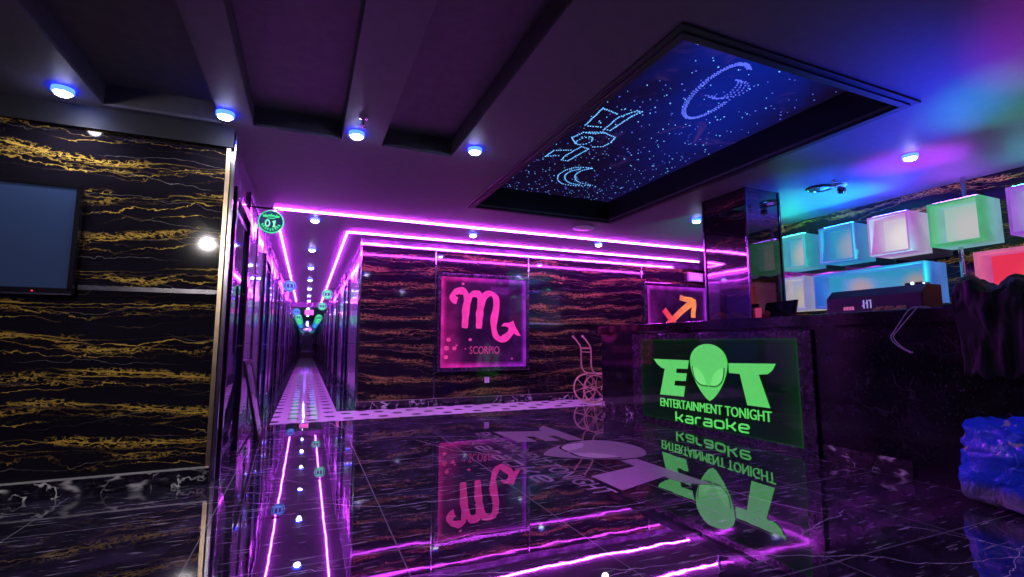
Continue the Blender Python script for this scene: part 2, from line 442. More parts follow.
# dotted spaceship, crescent and ringed planet on the star ceiling
ell = lambda cx, cy, a, b, rot, n=40, t0=0, t1=2 * PI: [(cx + a * cos(t0 + (t1 - t0) * k / n) * cos(rot) - b * sin(t0 + (t1 - t0) * k / n) * sin(rot),
                                                       cy + a * cos(t0 + (t1 - t0) * k / n) * sin(rot) + b * sin(t0 + (t1 - t0) * k / n) * cos(rot)) for k in range(n + 1)]
ship = [[(2.00, 3.30), (1.97, 3.00), (2.15, 3.04)], [(2.03, 3.31), (2.16, 3.28)], [(2.07, 3.20), (2.12, 3.24)],
        [(2.17, 3.07), (2.24, 2.93), (2.29, 2.93), (2.26, 3.02), (2.25, 3.31), (2.19, 3.31), (2.17, 3.07)],
        [(2.02, 3.56), (2.06, 3.43), (2.21, 3.36), (2.37, 3.41), (2.40, 3.52), (2.385, 3.62), (2.28, 3.68)],
        [(2.06, 3.43), (2.15, 3.42), (2.25, 3.36)], ell(2.16, 3.58, .06, .09, .2, 16), [(2.02, 3.56), (2.13, 3.68)],
        [(2.00, 4.04), (2.01, 3.88), (2.17, 3.80)], [(2.00, 4.04), (2.13, 3.96)],
        [(2.17, 3.96), (2.19, 4.06), (2.26, 4.06), (2.29, 3.72), (2.20, 3.70), (2.17, 3.96)]]
ship = [[(a + .07, b_) for a, b_ in q] for q in ship]
dotted(ship, 'spaceship_outline', .022, .0075, 'star_a')
moon = [smooth_path([(2.664, 4.141), (2.52, 4.17), (2.44, 4.30), (2.455, 4.50), (2.60, 4.68), (2.80, 4.69), (2.96, 4.61)]),
        smooth_path([(2.664, 4.141), (2.60, 4.26), (2.63, 4.43), (2.76, 4.57), (2.96, 4.61)]), smooth_path([(2.56, 4.2), (2.50, 4.33), (2.54, 4.5), (2.68, 4.63), (2.83, 4.65)])]
dotted(moon, 'moon_outline', .022, .0085, 'star_a')
planet = [ell(2.665, 2.50, .14 + .012 * k, .37 + .012 * k, -.33, 64, t0=.4 - .1 * k, t1=5.2 + .1 * k) for k in range(3)] + \
         [ell(2.70, 2.42, .05 + .035 * k, .13, -.3, 16, -PI / 2, PI / 2 + 1.0) for k in range(4)]
dotted(planet, 'planet_outline', .058, .0062, 'star_b')

# ------------------------------------------------------------------ ceiling strips and downlights
m = MB(); w = .0065
m.box(-.403 - w, 6.9, 6.10 - w, 6.10 + w, H - .018, H); m.box(-.403 - w, -.403 + w, 6.10 + w, 19.9, H - .018, H)
tag(m.build('light_strip', 'neon', bevel=.004), 'outer pink glowing ceiling strip running from the hall left side across the lobby', 'light strip')
w = .0065; m = MB()
m.box(.470 - w, 6.9, 7.04 - w, 7.04 + w, H - .018, H); m.box(.470 - w, .470 + w, 7.04 + w, 19.9, H - .018, H)
tag(m.build('light_strip', 'neon', bevel=.004), 'inner pink glowing ceiling strip turning the corner above the zodiac sign wall', 'light strip')

def downlight(x, y, label, group=None, z=H):
    t = thing('downlight', label, 'ceiling light', (x, y, z), group)
    MB().lathe([(.030, -.030), (.047, -.030), (.056, -.024), (.056, 0), (.03, 0)], (x, y, z)).build('rim', 'rim', t, smooth=True)
    MB().lathe([(.001, -.050), (.020, -.048), (.036, -.041), (.046, -.0295), (.001, -.0295)], (x, y, z)).build('lens', 'lens', t, smooth=True)
    return t
d0 = downlight(-1.45, 3.68, 'round downlight nearest the left end of the row before the hall, above the television wall')
for x, y, lab in ((-.575, 3.65, 'round downlight above the corner edge of the gold-veined television wall'),
                  (.28, 3.63, 'round downlight beside the sprinkler, between two dark ceiling coffers'),
                  (1.19, 3.57, 'round downlight beside the left edge of the star ceiling'),
                  (4.58, 2.27, 'round downlight above the bar light boxes, in the colour-washed ceiling'),
                  (4.50, 4.60, 'round downlight beside the left side of the black pillar'),
                  (2.148, 6.49, 'round downlight between the pink strips above the pink scorpion sign'),
                  (4.185, 6.36, 'round downlight between the pink strips behind the star ceiling'),
                  (.036, 6.474, 'first round downlight of the hall row, at the hall mouth')):
    c = copy_tree(d0); c.location = (x, y, H); c['label'] = lab
for k in range(1, 12):
    c = copy_tree(d0); c.location = (.025, 6.474 + 2.118 * k, H if 6.474 + 2.118 * k != 20 else H)
    c['label'] = 'round downlight in the receding hall ceiling row beyond the first'; c['group'] = 'hall ceiling downlights'
# two more rows of the same fitting stand over the lobby behind the photographer
for x, y in ((-1.45, -.6), (.3, -.6), (2.6, .2), (4.6, .2)):
    c = copy_tree(d0); c.location = (x, y, H); c['label'] = 'round downlight over the front of the lobby, behind the viewer'; c['group'] = 'front lobby downlights'

# small fittings on the ceiling
def sprinkler(x, y, label):
    t = thing('sprinkler', label, 'sprinkler', (x, y, H))
    MB().lathe([(.030, 0), (.030, -.006), (.012, -.012), (.012, -.03), (.006, -.045), (.004, -.06)], (x, y, H)).build('body', 'chrome', t, smooth=True)
    MB().lathe([(.004, -.058), (.022, -.060), (.022, -.064), (.004, -.066)], (x, y, H), n=12).build('deflector', 'chrome', t)
sprinkler(.30, 3.36, 'chrome sprinkler head beside the downlight between the dark coffers')
sprinkler(4.63, 2.93, 'small sprinkler head above the bar, beside the dark ceiling disc')
tag(MB().lathe([(.11, 0), (.125, -.008), (.115, -.016), (.09, -.018), (.085, -.012), (.02, -.012)], (4.72, 3.14, H)).build('ceiling_speaker', 'black', smooth=True), 'flat dark round ceiling speaker near the pillar', 'speaker')
t = thing('security_camera', 'small dome camera hanging from the ceiling above the bar', 'camera', (4.80, 2.98, H))
MB().lathe([(.05, 0), (.05, -.02), (.035, -.028), (.03, -.045)], (4.80, 2.98, H)).build('mount', 'white', t, smooth=True)
MB().ball((4.80, 2.98, H - .062), .040).build('dome', 'dark_glass', t, smooth=True)
tag(MB().lathe([(.15, 0), (.15, -.006), (.14, -.012), (.02, -.014)], (3.42, 5.56, H), n=32).build('ceiling_plate', 'white', smooth=True), 'flat round white plate on the ceiling beyond the star panel', 'ceiling plate')

# ------------------------------------------------------------------ television on the left wall
def tvscreen():
    t = NT('dark_television_screen'); t.base((.05, .085, .20, 1), .08, 0, 1.6); return t.m
M['tv'] = tvscreen()
x0, x1, z0, z1, yb = -2.64, -1.365, 1.245, 1.955, 3.84
tv = thing('television', 'large flat television hanging on the gold-veined black marble wall', 'television', (-2.0, yb + .03, z0))
m = MB(); b = .028
m.box(x0, x1, yb, yb + .045, z0, z0 + b + .012); m.box(x0, x1, yb, yb + .045, z1 - b, z1); m.box(x0, x0 + b, yb, yb + .045, z0 + b, z1 - b); m.box(x1 - b, x1, yb, yb + .045, z0 + b, z1 - b)
m.build('bezel', 'black', tv, bevel=.004)
box(x0 + b, x1 - b, yb + .006, yb + .044, z0 + b, z1 - b).build('screen', 'tv', tv)
box(x0 + .3, x1 - .3, yb + .045, YL + .002, z0 + .15, z1 - .15).build('wall_mount', 'matte_black', tv)
M['led_red'] = plain('standby_red', (.5, 0, 0, 1), .4, emit=(1, .03, .08, 1), st=1.5)
MB().lathe([(.004, -.003), (.004, .003)], (x1 - .19, yb - .001, z0 + .018), 'y', 8).build('standby_light', 'led_red', tv)
box(x0, x1, yb - .003, yb + .001, z0 - .004, z0 + .006).build('chrome_lip', 'chrome', tv)

# ------------------------------------------------------------------ hall doors and panels
def hall_door(n, side, y, glass):
    X = XL if side < 0 else XR; sgn = -side
    bx = lambda a, b_, ya, yb_, za, zb: box(min(X + sgn * a, X + sgn * b_), max(X + sgn * a, X + sgn * b_), ya, yb_, za, zb)
    slab = bx(0, .018, y + .07, y + .95, .012, 2.06).build('door_%d' % n, glass, bevel=.003, kind='structure')
    f = MB()
    for q in (bx(0, .045, y, y + .07, 0, 2.13), bx(0, .045, y + .95, y + 1.02, 0, 2.13), bx(0, .045, y + .07, y + .95, 2.06, 2.13)): f.add(q.v, q.f)
    f.build('door_frame', 'chrome_dark', slab, bevel=.006)
    h = MB(); hx = X + sgn * .055; hy = y + .84
    h.tube([(hx, hy, .85), (hx, hy, 1.45)], .012, 8); h.tube([(X + sgn * .016, hy, .92), (hx, hy, .92)], .008, 6); h.tube([(X + sgn * .016, hy, 1.38), (hx, hy, 1.38)], .008, 6)
    h.build('door_handle', 'chrome', slab, smooth=True)
    # recessed lower rail and centre pane line
    r = bx(.018, .024, y + .12, y + .90, .10, .14); r.add(*(lambda q: (q.v, q.f))(bx(.018, .024, y + .12, y + .90, 1.96, 2.0)))
    r.build('door_rail', 'chrome', slab)
M['chrome_dark'] = plain('dark_polished_steel', (.16, .15, .19, 1), .14, 1)
def hall_panel(n, side, y0, y1):
    X = XL if side < 0 else XR; sgn = -side
    bx = lambda a, b_, ya, yb_, za, zb: box(min(X + sgn * a, X + sgn * b_), max(X + sgn * a, X + sgn * b_), ya, yb_, za, zb)
    f = MB()
    for q in (bx(0, .022, y0, y0 + .03, .12, 2.40), bx(0, .022, y1 - .03, y1, .12, 2.40), bx(0, .022, y0 + .03, y1 - .03, 2.36, 2.40), bx(0, .022, y0 + .03, y1 - .03, .12, .15), bx(0, .014, y0 + .03, y1 - .03, .93, .95)): f.add(q.v, q.f)
    o = f.build('trim_%d' % n, 'chrome_dark', kind='structure', bevel=.003)
    bx(0, .012, y0 + .03, y1 - .03, .15, 2.36).build('mirror_pane', 'pane', o)
def pane():
    t = NT('rippled_mirror_glass'); t.base((.46, .40, .56, 1), .06, .35, 2.4)
    t.bump(t.noise(t.pos(), 2.6, 2), .35, .02); return t.m
M['pane'] = pane()
n = 1; tn = 20
for k in range(10):
    y = 4.08 + 2.95 * k
    hall_door(n, -1, y, 'dark_glass' if k % 2 == 0 else 'door_blue'); n += 1
    hall_panel(tn, -1, y + 1.08, y + 1.98); tn += 1
    hall_panel(tn, -1, y + 2.02, y + 2.90); tn += 1
for k in range(9):
    y = 7.50 + 2.9 * k
    hall_panel(tn, 1, y, y + 1.75); tn += 1
    hall_door(n, 1, y + 1.80, 'door_blue' if k % 2 == 0 else 'dark_glass'); n += 1
struct('baseboard_hall_left', box(XL, XL + .012, YL + .06, YE, 0, .10), 'base_marble')
struct('baseboard_hall_right', box(XR - .012, XR, YB + .02, YE, 0, .10), 'base_marble')
# dark dado and ledge at the far end, below the mirror
m = MB(); m.box(XL + .012, XR - .012, YE - .1, YE, 0, .34); m.box(XL + .012, XR - .012, YE - .12, YE, .34, .38)
for k in range(3): m.box(XL + .012, XR - .012, YE - .11, YE - .1, .07 + .09 * k, .085 + .09 * k)
struct('trim_60', m, 'black')

# ------------------------------------------------------------------ round room signs
C_GREEN = (.05, .80, .30, 1); C_BLUE = (.03, .34, .95, 1); C_TEAL = (.03, .62, .55, 1)
M['sg_green'] = plain('green_sign_glow', (.05, .3, .1, 1), .4, emit=C_GREEN, st=1.1)
M['sg_blue'] = plain('blue_sign_glow', (.05, .1, .3, 1), .4, emit=C_BLUE, st=1.1)
M['sg_pale'] = plain('pale_green_digit_glow', (.1, .3, .2, 1), .4, emit=(.30, .92, .62, 1), st=1.1)
M['sg_teal'] = plain('teal_sign_glow', (.05, .3, .3, 1), .4, emit=C_TEAL, st=1.0)
M['sg_navy'] = plain('navy_sign_face', (.01, .02, .06, 1), .2, emit=(.010, .03, .10, 1), st=1.0)
def room_sign(x, y, z, r, glow, side, label, number=None):
    wx = XL if side < 0 else XR
    t = thing('room_sign', label, 'hanging sign', (x, y, z))
    fy = lambda yy: (lambda u, v, q: (x + u, yy - q, z + v))
    MB().lathe([(.001, -.012), (r * .97, -.012), (r * .97, .012), (.001, .012)], (x, y, z), 'y', 32).build('face', 'sg_navy', t, smooth=True)
    ring = [(x + r * cos(2 * PI * k / 36), y, z + r * sin(2 * PI * k / 36)) for k in range(36)]
    MB().tube(ring, r * .085, 8, True).build('rim', glow, t, smooth=True)
    f = fy(y - .012)
    if number:
        cr = MB()
        for sx in (-.46, 0, .46):
            cr.prism([(r * (sx + a), r * (.40 + b_ + (0 if sx else .06))) for a, b_ in ((-.20, 0), (-.24, .22), (-.08, .12), (0, .34), (.08, .12), (.24, .22), (.20, 0))], f, 0, .004)
        cr.prism([(-.30 * r, .27 * r), (.30 * r, .27 * r), (.34 * r, .34 * r), (-.34 * r, .34 * r)], f, 0, .004)
        cr.build('crown_emblem', glow, t)
        nm = MB()
        nm.stroke([(r * (-.27 + .17 * cos(2 * PI * k / 20)), r * (-.17 + .29 * sin(2 * PI * k / 20))) for k in range(21)], r * .11, f, 0, .005)
        nm.stroke([(r * .12, -.02 * r), (r * .28, .10 * r), (r * .28, -.46 * r)], r * .12, f, 0, .005); nm.stroke([(r * .12, -.46 * r), (r * .44, -.46 * r)], r * .09, f, .0005, .0055)
        nm.build('number', 'sg_pale', t)
        ar = MB()
        for k in range(9):
            a = PI + PI * (k + 1.5) / 11.0
            ca, sa_ = cos(a), sin(a)
            P = lambda rr, da: (rr * r * cos(a + da), rr * r * sin(a + da))
            ar.prism([P(.62, -.09), P(.86, -.09), P(.86, .05), P(.62, .05)] if k % 2 else [P(.66, -.10), P(.86, -.06), P(.86, .09), P(.62, .04)], f, 0, .004)
        ar.build('lettering_band', glow, t)
    else:
        b = MB()
        b.prism([(r * .84 * cos(a), r * .84 * sin(a)) for a in [PI * (.15 + .7 * k / 12) for k in range(13)]], f, 0, .004)
        b.prism([(r * .84 * cos(a), r * .84 * sin(a)) for a in [PI * (1.15 + .7 * k / 12) for k in range(13)]], f, 0, .004)
        for sx in (0, -.62, .62): b.box(x + r * (sx - .09), x + r * (sx + .09), y - .016, y - .012, z - r * .36, z + r * .36)
        b.build('glowing_bands', glow, t)
    a = MB(); top = z + r * 1.25
    a.tube([(wx, y, top), (x + r * .6 * -side * .9, y, top)], .008, 6); a.tube([(x, y, z + r), (x, y, top + .02)], .006, 6)
    a.lathe([(.03, 0), (.03, .012), (.01, .014)], (wx if side < 0 else wx - .014, y, top), 'x', 12)
    a.build('bracket', 'matte_black', t)
    return t
room_sign(-.355, 5.0, 2.085, .103, 'sg_green', -1, 'green round hanging sign with a crown and the number 01', '01')
room_sign(-.325, 9.9, 2.01, .10, 'sg_blue', -1, 'blue round hanging sign next down the hall behind the green 01 sign')
room_sign(-.345, 18.1, 2.01, .11, 'sg_blue', -1, 'small far blue round sign on the hall left side, before the green cluster')
room_sign(.44, 13.0, 2.17, .115, 'sg_green', 1, 'green round hanging sign nearest on the hall right side, below the pink strip')
room_sign(.41, 16.0, 2.075, .115, 'sg_green', 1, 'second green round hanging sign on the hall right side, next to the exit box')
for k, y in enumerate((21.4, 22.9, 24.5, 26.2, 28.0, 30.0, 32.0)):
    s = room_sign(-.33, y, 1.98, .125, 'sg_green' if k < 4 else 'sg_blue', -1, 'tiny %s round sign far down the hall left side' % ('green' if k < 4 else 'blue')); s['group'] = 'far hall left signs ' + ('green' if k < 4 else 'blue')
    s = room_sign(.44, y, 1.98, .125, 'sg_green' if k < 3 else 'sg_blue', 1, 'tiny %s round sign far down the hall right side' % ('green' if k < 3 else 'blue')); s['group'] = 'far hall right signs ' + ('green' if k < 3 else 'blue')
M['exit'] = plain('pink_exit_face', (.6, .2, .3, 1), .4, emit=(.95, .16, .42, 1), st=1.0)
ex = thing('exit_sign', 'pink glowing box sign under the hall ceiling, far down the hall', 'sign', (.06, 19.9, 2.0))
box(-.10, .22, 19.88, 19.95, 2.0, 2.19).build('housing', 'white', ex, bevel=.01); box(-.085, .205, 19.872, 19.88, 2.015, 2.175).build('face', 'exit', ex)
for hx in (-.03, .15): MB().tube([(hx, 19.92, 2.19), (hx, 19.92, H)], .006, 6).build('hanger', 'chrome', ex)

# black framed board leaning on the hall wall
bd = thing('leaning_board', 'black framed glossy board leaning on the hall left wall past the first door', 'board', (-.45, 5.6, 0))
lean = lambda u, v, q: (-.395 - v * .20 + q, 5.30 + u, v * .98 + .004 + q * .2)
m = MB()
for poly in ([(0, 0), (.07, 0), (.07, .78), (0, .78)], [(.58, 0), (.62, 0), (.62, .78), (.58, .78)], [(.07, .74), (.58, .74), (.58, .78), (.07, .78)], [(.07, 0), (.58, 0), (.58, .04), (.07, .04)]): m.prism(poly, lean, 0, .022)
m.build('frame', 'matte_black', bd)
MB().prism([(.06, .03), (.59, .03), (.59, .75), (.06, .75)], lean, .004, .014).build('glass', 'pane', bd)

# ------------------------------------------------------------------ zodiac signs on the back wall
def zodiac_panel(name, x0, x1, z0, z1, edge, edge2):
    t = NT(name); xs = t.sep(t.pos())
    dx = t.math('MINIMUM', t.math('SUBTRACT', xs[0], x0), t.math('SUBTRACT', x1, xs[0]))
    dz = t.math('MINIMUM', t.math('SUBTRACT', xs[2], z0), t.math('SUBTRACT', z1, xs[2]))
    d = t.math('MINIMUM', dx, dz)
    e1 = t.smooth(d, 0, .10, 1, 0); e2 = t.smooth(d, 0, .46, 1, 0)
    dr = t.math('SUBTRACT', x1, xs[0])
    lft = t.smooth(xs[0], x0, x0 + .42, 1, 0)
    nz = t.smooth(t.noise(t.pos(), 5, 4), .35, .7, .6, 1.25)
    side = t.mix(t.smooth(xs[0], x0, x1), edge, edge2)
    core = t.mix(t.math('MULTIPLY', lft, t.smooth(xs[2], z0, z1, .40, .04)), (.020, .003, .035, 1), edge)
    c = t.mix(t.math('MULTIPLY', e2, .05), core, side); c = t.mix(t.math('MULTIPLY', e1, .85), c, side)
    v = t.n('ShaderNodeVectorMath', operation='SCALE'); t.l(c, v.inputs[0]); t.l(nz, v.inputs['Scale'])
    t.base((.01, .004, .012, 1), .06, 0, 1.5); t.emit(v.outputs[0], 1.0)
    return t.m
def zodiac(label, x0, x1, z0, z1, pm):
    t = thing('zodiac_sign', label, 'lit wall sign', ((x0 + x1) / 2, YB - .02, z0))
    fr = MB(); w = .06; y0, y1 = YB - .075, YB - .004
    for q in ((x0 - w, x1 + w, z1, z1 + w), (x0 - w, x1 + w, z0 - w, z0), (x0 - w, x0, z0, z1), (x1, x1 + w, z0, z1)): fr.box(q[0], q[1], y0, y1, q[2], q[3])
    fr.build('frame', 'border_marble', t, bevel=.008)
    box(x0, x1, YB - .05, YB - .004, z0, z1).build('light_panel', pm, t)
    return t, (lambda u, v, q: (x0 + u * (x1 - x0), YB - .05 - q, z0 + v * (z1 - z0)))
x0, x1, z0, z1 = 1.92, 3.375, .565, 1.99
M['zs'] = zodiac_panel('scorpion_panel', x0, x1, z0, z1, (.80, .02, .38, 1), (.34, .02, .62, 1))
sc, f = zodiac('square lit magenta sign with a pink scorpion zodiac glyph, on the back wall', x0, x1, z0, z1, 'zs')
def glyph_mat(name, c0, c1, xa, xb):
    t = NT(name); xs = t.sep(t.pos()); c = t.mix(t.smooth(xs[0], xa, xb), c0, c1)
    nz = t.smooth(t.noise(t.pos(), 9, 4), .3, .7, .78, 1.15)
    v = t.n('ShaderNodeVectorMath', operation='SCALE'); t.l(c, v.inputs[0]); t.l(nz, v.inputs['Scale'])
    t.base((.1, .02, .05, 1), .3); t.emit(v.outputs[0], 1.0); return t.m
M['g_pink'] = glyph_mat('pink_glyph', (.86, .035, .34, 1), (.88, .03, .40, 1), x0, x1)
P = lambda a, b: ((a - 45) / 377, 1 - (b - 70) / 408)
g = MB(); wd = lambda k: .070 + .012 * sin(k * 17) + .006 * sin(k * 41)
g.stroke(smooth_path([P(112, 178), P(98, 172), P(94, 155), P(104, 140), P(122, 132), P(142, 136), P(152, 160), P(150, 210), P(148, 255), P(145, 302)]), wd, f, 0, .012)
g.stroke(smooth_path([P(150, 215), P(156, 180), P(172, 152), P(194, 142), P(210, 158), P(212, 200), P(209, 250), P(207, 303)]), wd, f, .001, .013)
g.stroke(smooth_path([P(212, 215), P(220, 175), P(238, 146), P(262, 140), P(282, 160), P(284, 205), P(274, 260), P(274, 305), P(284, 338), P(306, 352), P(330, 342), P(352, 318), P(362, 300)]), wd, f, .002, .014)
g.prism([P(308, 292), P(318, 276), P(345, 274), P(362, 264), P(370, 288), P(397, 336), P(380, 334), P(362, 322), P(348, 330), P(338, 316), P(342, 298), P(325, 290)], f, .003, .015)
g.build('scorpion_glyph', 'g_pink', sc)
M['g_dim'] = glyph_mat('dim_pink_lettering', (.42, .03, .16, 1), (.40, .03, .22, 1), x0, x1)
text_mb('SCORPIO', .085, lambda u, v, q: f(u + .325, v + .145, q), 0, .006, width=.35).build('lettering', 'g_dim', sc)
M['bubble'] = glyph_mat('pink_bubbles', (.70, .04, .25, 1), (.30, .02, .30, 1), x0, x1)
for a, b_, r in ((78, 355, 9), (103, 393, 9), (70, 392, 11), (68, 432, 9), (170, 354, 7), (150, 395, 3), (112, 380, 4), (357, 442, 5), (137, 100, 6)):
    u, v = P(a, b_); MB().prism([(u + r / 377 * cos(2 * PI * k / 14), v + r / 408 * sin(2 * PI * k / 14)) for k in range(14)], f, 0, .003).build('bubble', 'bubble', sc)
xa, xb = 5.90, 7.36
M['zg'] = zodiac_panel('archer_panel', xa, xb, z0, 2.035, (.75, .03, .80, 1), (.45, .03, .85, 1))
sg, f2 = zodiac('square lit purple sign with an orange archer arrow glyph, behind the counter', xa, xb, z0, 2.035, 'zg')
M['g_orange'] = glyph_mat('orange_glyph', (.85, .03, .07, 1), (.90, .26, .06, 1), 6.25, 6.95)
fa = lambda u, v, q: (u, YB - .05 - q, v)
g = MB(); wd2 = lambda k: .125 + .014 * sin(k * 15)
g.stroke([(6.12, 1.02), (6.40, 1.32), (6.70, 1.55), (7.0, 1.75)], wd2, fa, 0, .012)
g.stroke([(6.29, 1.58), (6.42, 1.44), (6.56, 1.28)], .11, fa, .001, .013)
g.stroke(smooth_path([(6.69, 1.83), (6.82, 1.80), (6.96, 1.79), (7.04, 1.75)]), .10, fa, .002, .014)
g.stroke(smooth_path([(7.03, 1.80), (7.04, 1.68), (7.01, 1.55), (7.005, 1.44)]), .10, fa, .003, .015)
g.build('archer_glyph', 'g_orange', sg)
# socket and small lit box
so = thing('wall_socket', 'small white wall socket under the pink scorpion sign', 'socket', (2.70, YB - .005, .33))
box(2.665, 2.745, YB - .010, YB, .31, .40).build('plate', 'white', so, bevel=.003)
for sx, sz in ((2.695, .365), (2.710, .365), (2.695, .325), (2.710, .325)): box(sx, sx + .005, YB - .0115, YB - .0095, sz, sz + .015).build('slot', 'matte_black', so)
M['lilac'] = plain('lilac_lamp_face', (.7, .5, .8, 1), .4, emit=(.50, .16, .62, 1), st=1.0)
eb = thing('emergency_light', 'small pale lilac lamp box high on the back wall beside the pillar', 'lamp', (7.1, YB - .05, 2.16))
box(6.94, 7.3, YB - .07, YB, 2.16, 2.34).build('housing', 'white', eb, bevel=.01); box(6.97, 7.27, YB - .076, YB - .07, 2.18, 2.32).build('face', 'lilac', eb)

# ------------------------------------------------------------------ rose gold serving cart
ct = thing('serving_cart', 'rose gold serving cart with big spoked wheels against the back wall', 'serving cart', (4.45, 6.76, 0))
for y in (6.62, 6.92):
    hd = MB()
    hd.tube(smooth_path([(3.96, y, 1.045), (4.02, y, .985), (4.095, y, .88), (4.105, y, .75), (4.105, y, .60), (4.14, y, .50), (4.22, y, .455), (4.34, y, .445), (4.6, y, .445), (4.9, y, .445)]), .013, 8)
    hd.ball((3.955, y, 1.05), .019)
    hd.build('side_rail', 'gold', ct, smooth=True)
    w = MB(); c = (4.17, 0, .225); R = .21
    w.tube([(c[0] + R * cos(2 * PI * k / 32), y, c[2] + R * sin(2 * PI * k / 32)) for k in range(32)], .013, 8, True)
    w.lathe([(.03, -.02), (.03, .02)], (c[0], y, c[2]), 'y', 14)
    for k in range(6): w.tube([(c[0], y, c[2]), (c[0] + R * cos(PI * k / 3 + .3), y, c[2] + R * sin(PI * k / 3 + .3))], .007, 6)
    w.build('wheel', 'gold', ct, smooth=True)
    p = MB(); p.tube([(4.30, y, .445), (4.32, y, .30), (4.28, y, .20)], .010, 6); p.tube([(4.88, y, .445), (4.88, y, .12)], .010, 6)
    p.lathe([(.06, -.012), (.06, .012)], (4.88, y, .06), 'y', 18); p.build('strut', 'gold', ct, smooth=True)
m = MB(); m.tube([(4.105, 6.62, .86), (4.105, 6.92, .86)], .011, 8); m.tube([(4.105, 6.62, .80), (4.105, 6.92, .80)], .007, 8); m.tube([(4.17, 6.62, .225), (4.17, 6.92, .225)], .010, 8)
m.build('push_handle', 'gold', ct, smooth=True)
M['tray'] = plain('dark_red_glass_tray', (.16, .02, .06, 1), .1)
m = MB(); m.box(4.20, 4.92, 6.61, 6.93, .43, .445); m.box(4.24, 4.90, 6.63, 6.91, .16, .175); m.build('tray', 'tray', ct, bevel=.004)

ct.location.x += .07

# ------------------------------------------------------------------ reception desk
XD = 3.98
dk = thing('reception_desk', 'long dark marble reception counter facing the lobby', 'counter', (4.2, 3.6, 0))
box(XD, 4.36, .7, 6.02, 0, 1.075).build('body', 'desk_marble', dk)
m = MB(); m.box(3.945, 4.48, .68, 6.06, 1.085, 1.185); m.box(3.96, 4.40, .69, 6.04, 1.070, 1.085); m.build('counter_top', 'desk_marble', dk, bevel=.006)
m = MB(); m.box(XD - .012, XD, 5.30, 6.02, 0, .115); m.build('far_base_strip', 'strip_marble', dk)
box(XD - .012, XD, 2.13, 2.775, 0, .115).build('near_base_strip', 'strip_marble', dk)
box(XD - .006, XD, .7, 2.12, 0, .06).build('plinth', 'black', dk)
# lit sign on the desk front
ls = thing('logo_sign', 'wide lit green sign with an alien head logo on the counter front', 'lit sign', (XD - .02, 4.0, 0))
yA, yB, zA, zB = 5.06, 2.93, .05, .985
m = MB()
m.box(XD - .030, XD, yA, yA + .20, .0, 1.055); m.box(XD - .030, XD, yB - .13, yB, .0, 1.055); m.box(XD - .030, XD, yB, yA, zB, 1.055); m.box(XD - .030, XD, yB, yA, .0, zA)
m.build('marble_frame', 'border_marble', ls, bevel=.003)
def sign_glass():
    t = NT('edge_lit_green_glass'); xs = t.sep(t.pos())
    dy = t.math('MINIMUM', t.math('SUBTRACT', yA, xs[1]), t.math('SUBTRACT', xs[1], yB))
    dz = t.math('MINIMUM', t.math('SUBTRACT', xs[2], zA), t.math('SUBTRACT', zB, xs[2]))
    d = t.math('MINIMUM', dy, dz)
    e = t.math('ADD', t.math('MULTIPLY', t.smooth(d, 0, .015, 1, 0), .06), t.math('ADD', t.math('MULTIPLY', t.smooth(t.math('SUBTRACT', xs[1], yB), 0, .22, 1, 0), .016), t.math('MULTIPLY', t.smooth(d, 0, .30, 1, 0), .006)))
    c = t.mix(t.math('MULTIPLY', t.math('ADD', e, .004), .6, clamp=True), (0, 0, 0, 1), (.06, 1.0, .12, 1))
    t.base((.004, .02, .008, 1), .06, 0, 1.5); t.emit(c, 1.0); return t.m
M['sign_glass'] = sign_glass()
box(XD - .034, XD - .002, yB, yA, zA, zB).build('glass_panel', 'sign_glass', ls)
M['lg'] = plain('green_logo_glow', (.05, .4, .08, 1), .3, emit=(.085, .54, .085, 1), st=1.0, var=.05)
M['lg2'] = plain('pale_green_eye_glow', (.1, .4, .1, 1), .3, emit=(.13, .70, .13, 1), st=1.0)
M['lgd'] = plain('dark_green_line', (.01, .06, .01, 1), .3, emit=(.008, .12, .012, 1), st=1.0)
POLY_E = [(.80, .752), (1.385, .752), (1.360, .657), (1.185, .653), (1.172, .603), (1.345, .606), (1.322, .520), (1.150, .514), (1.138, .458), (1.312, .462), (1.283, .345), (.895, .333), (.993, .640), (.935, .652), (.865, .690)]
POLY_T = [(1.943, .743), (2.475, .757), (2.435, .695), (2.385, .658), (2.285, .648), (2.390, .352), (2.145, .350), (2.075, .643), (1.945, .645)]
def head_poly(c=1.667, w=.256, half=0):
    L = []; n = 18
    for k in range(n + 1):
        a = PI / 2 * (1 - k / n); L.append((w * cos(a), .745 + .19 * sin(a)))
    for k in range(1, n + 1):
        q = k / n; L.append((w * max(0, (1 - q ** 1.75)) ** .8 , .745 - .407 * q))
    R = [(c + a, b) for a, b in L]; Lf = [(c - a, b) for a, b in L[1:-1]][::-1]
    return R + Lf
def eye_poly(sx):
    up = smooth_path([(.218, .682), (.150, .672), (.075, .610), (.030, .505)], 5); dn = smooth_path([(.030, .505), (.110, .508), (.190, .570), (.218, .682)], 5)
    return [(1.667 + sx * p.x, p.y) for p in up + dn[1:-1]]
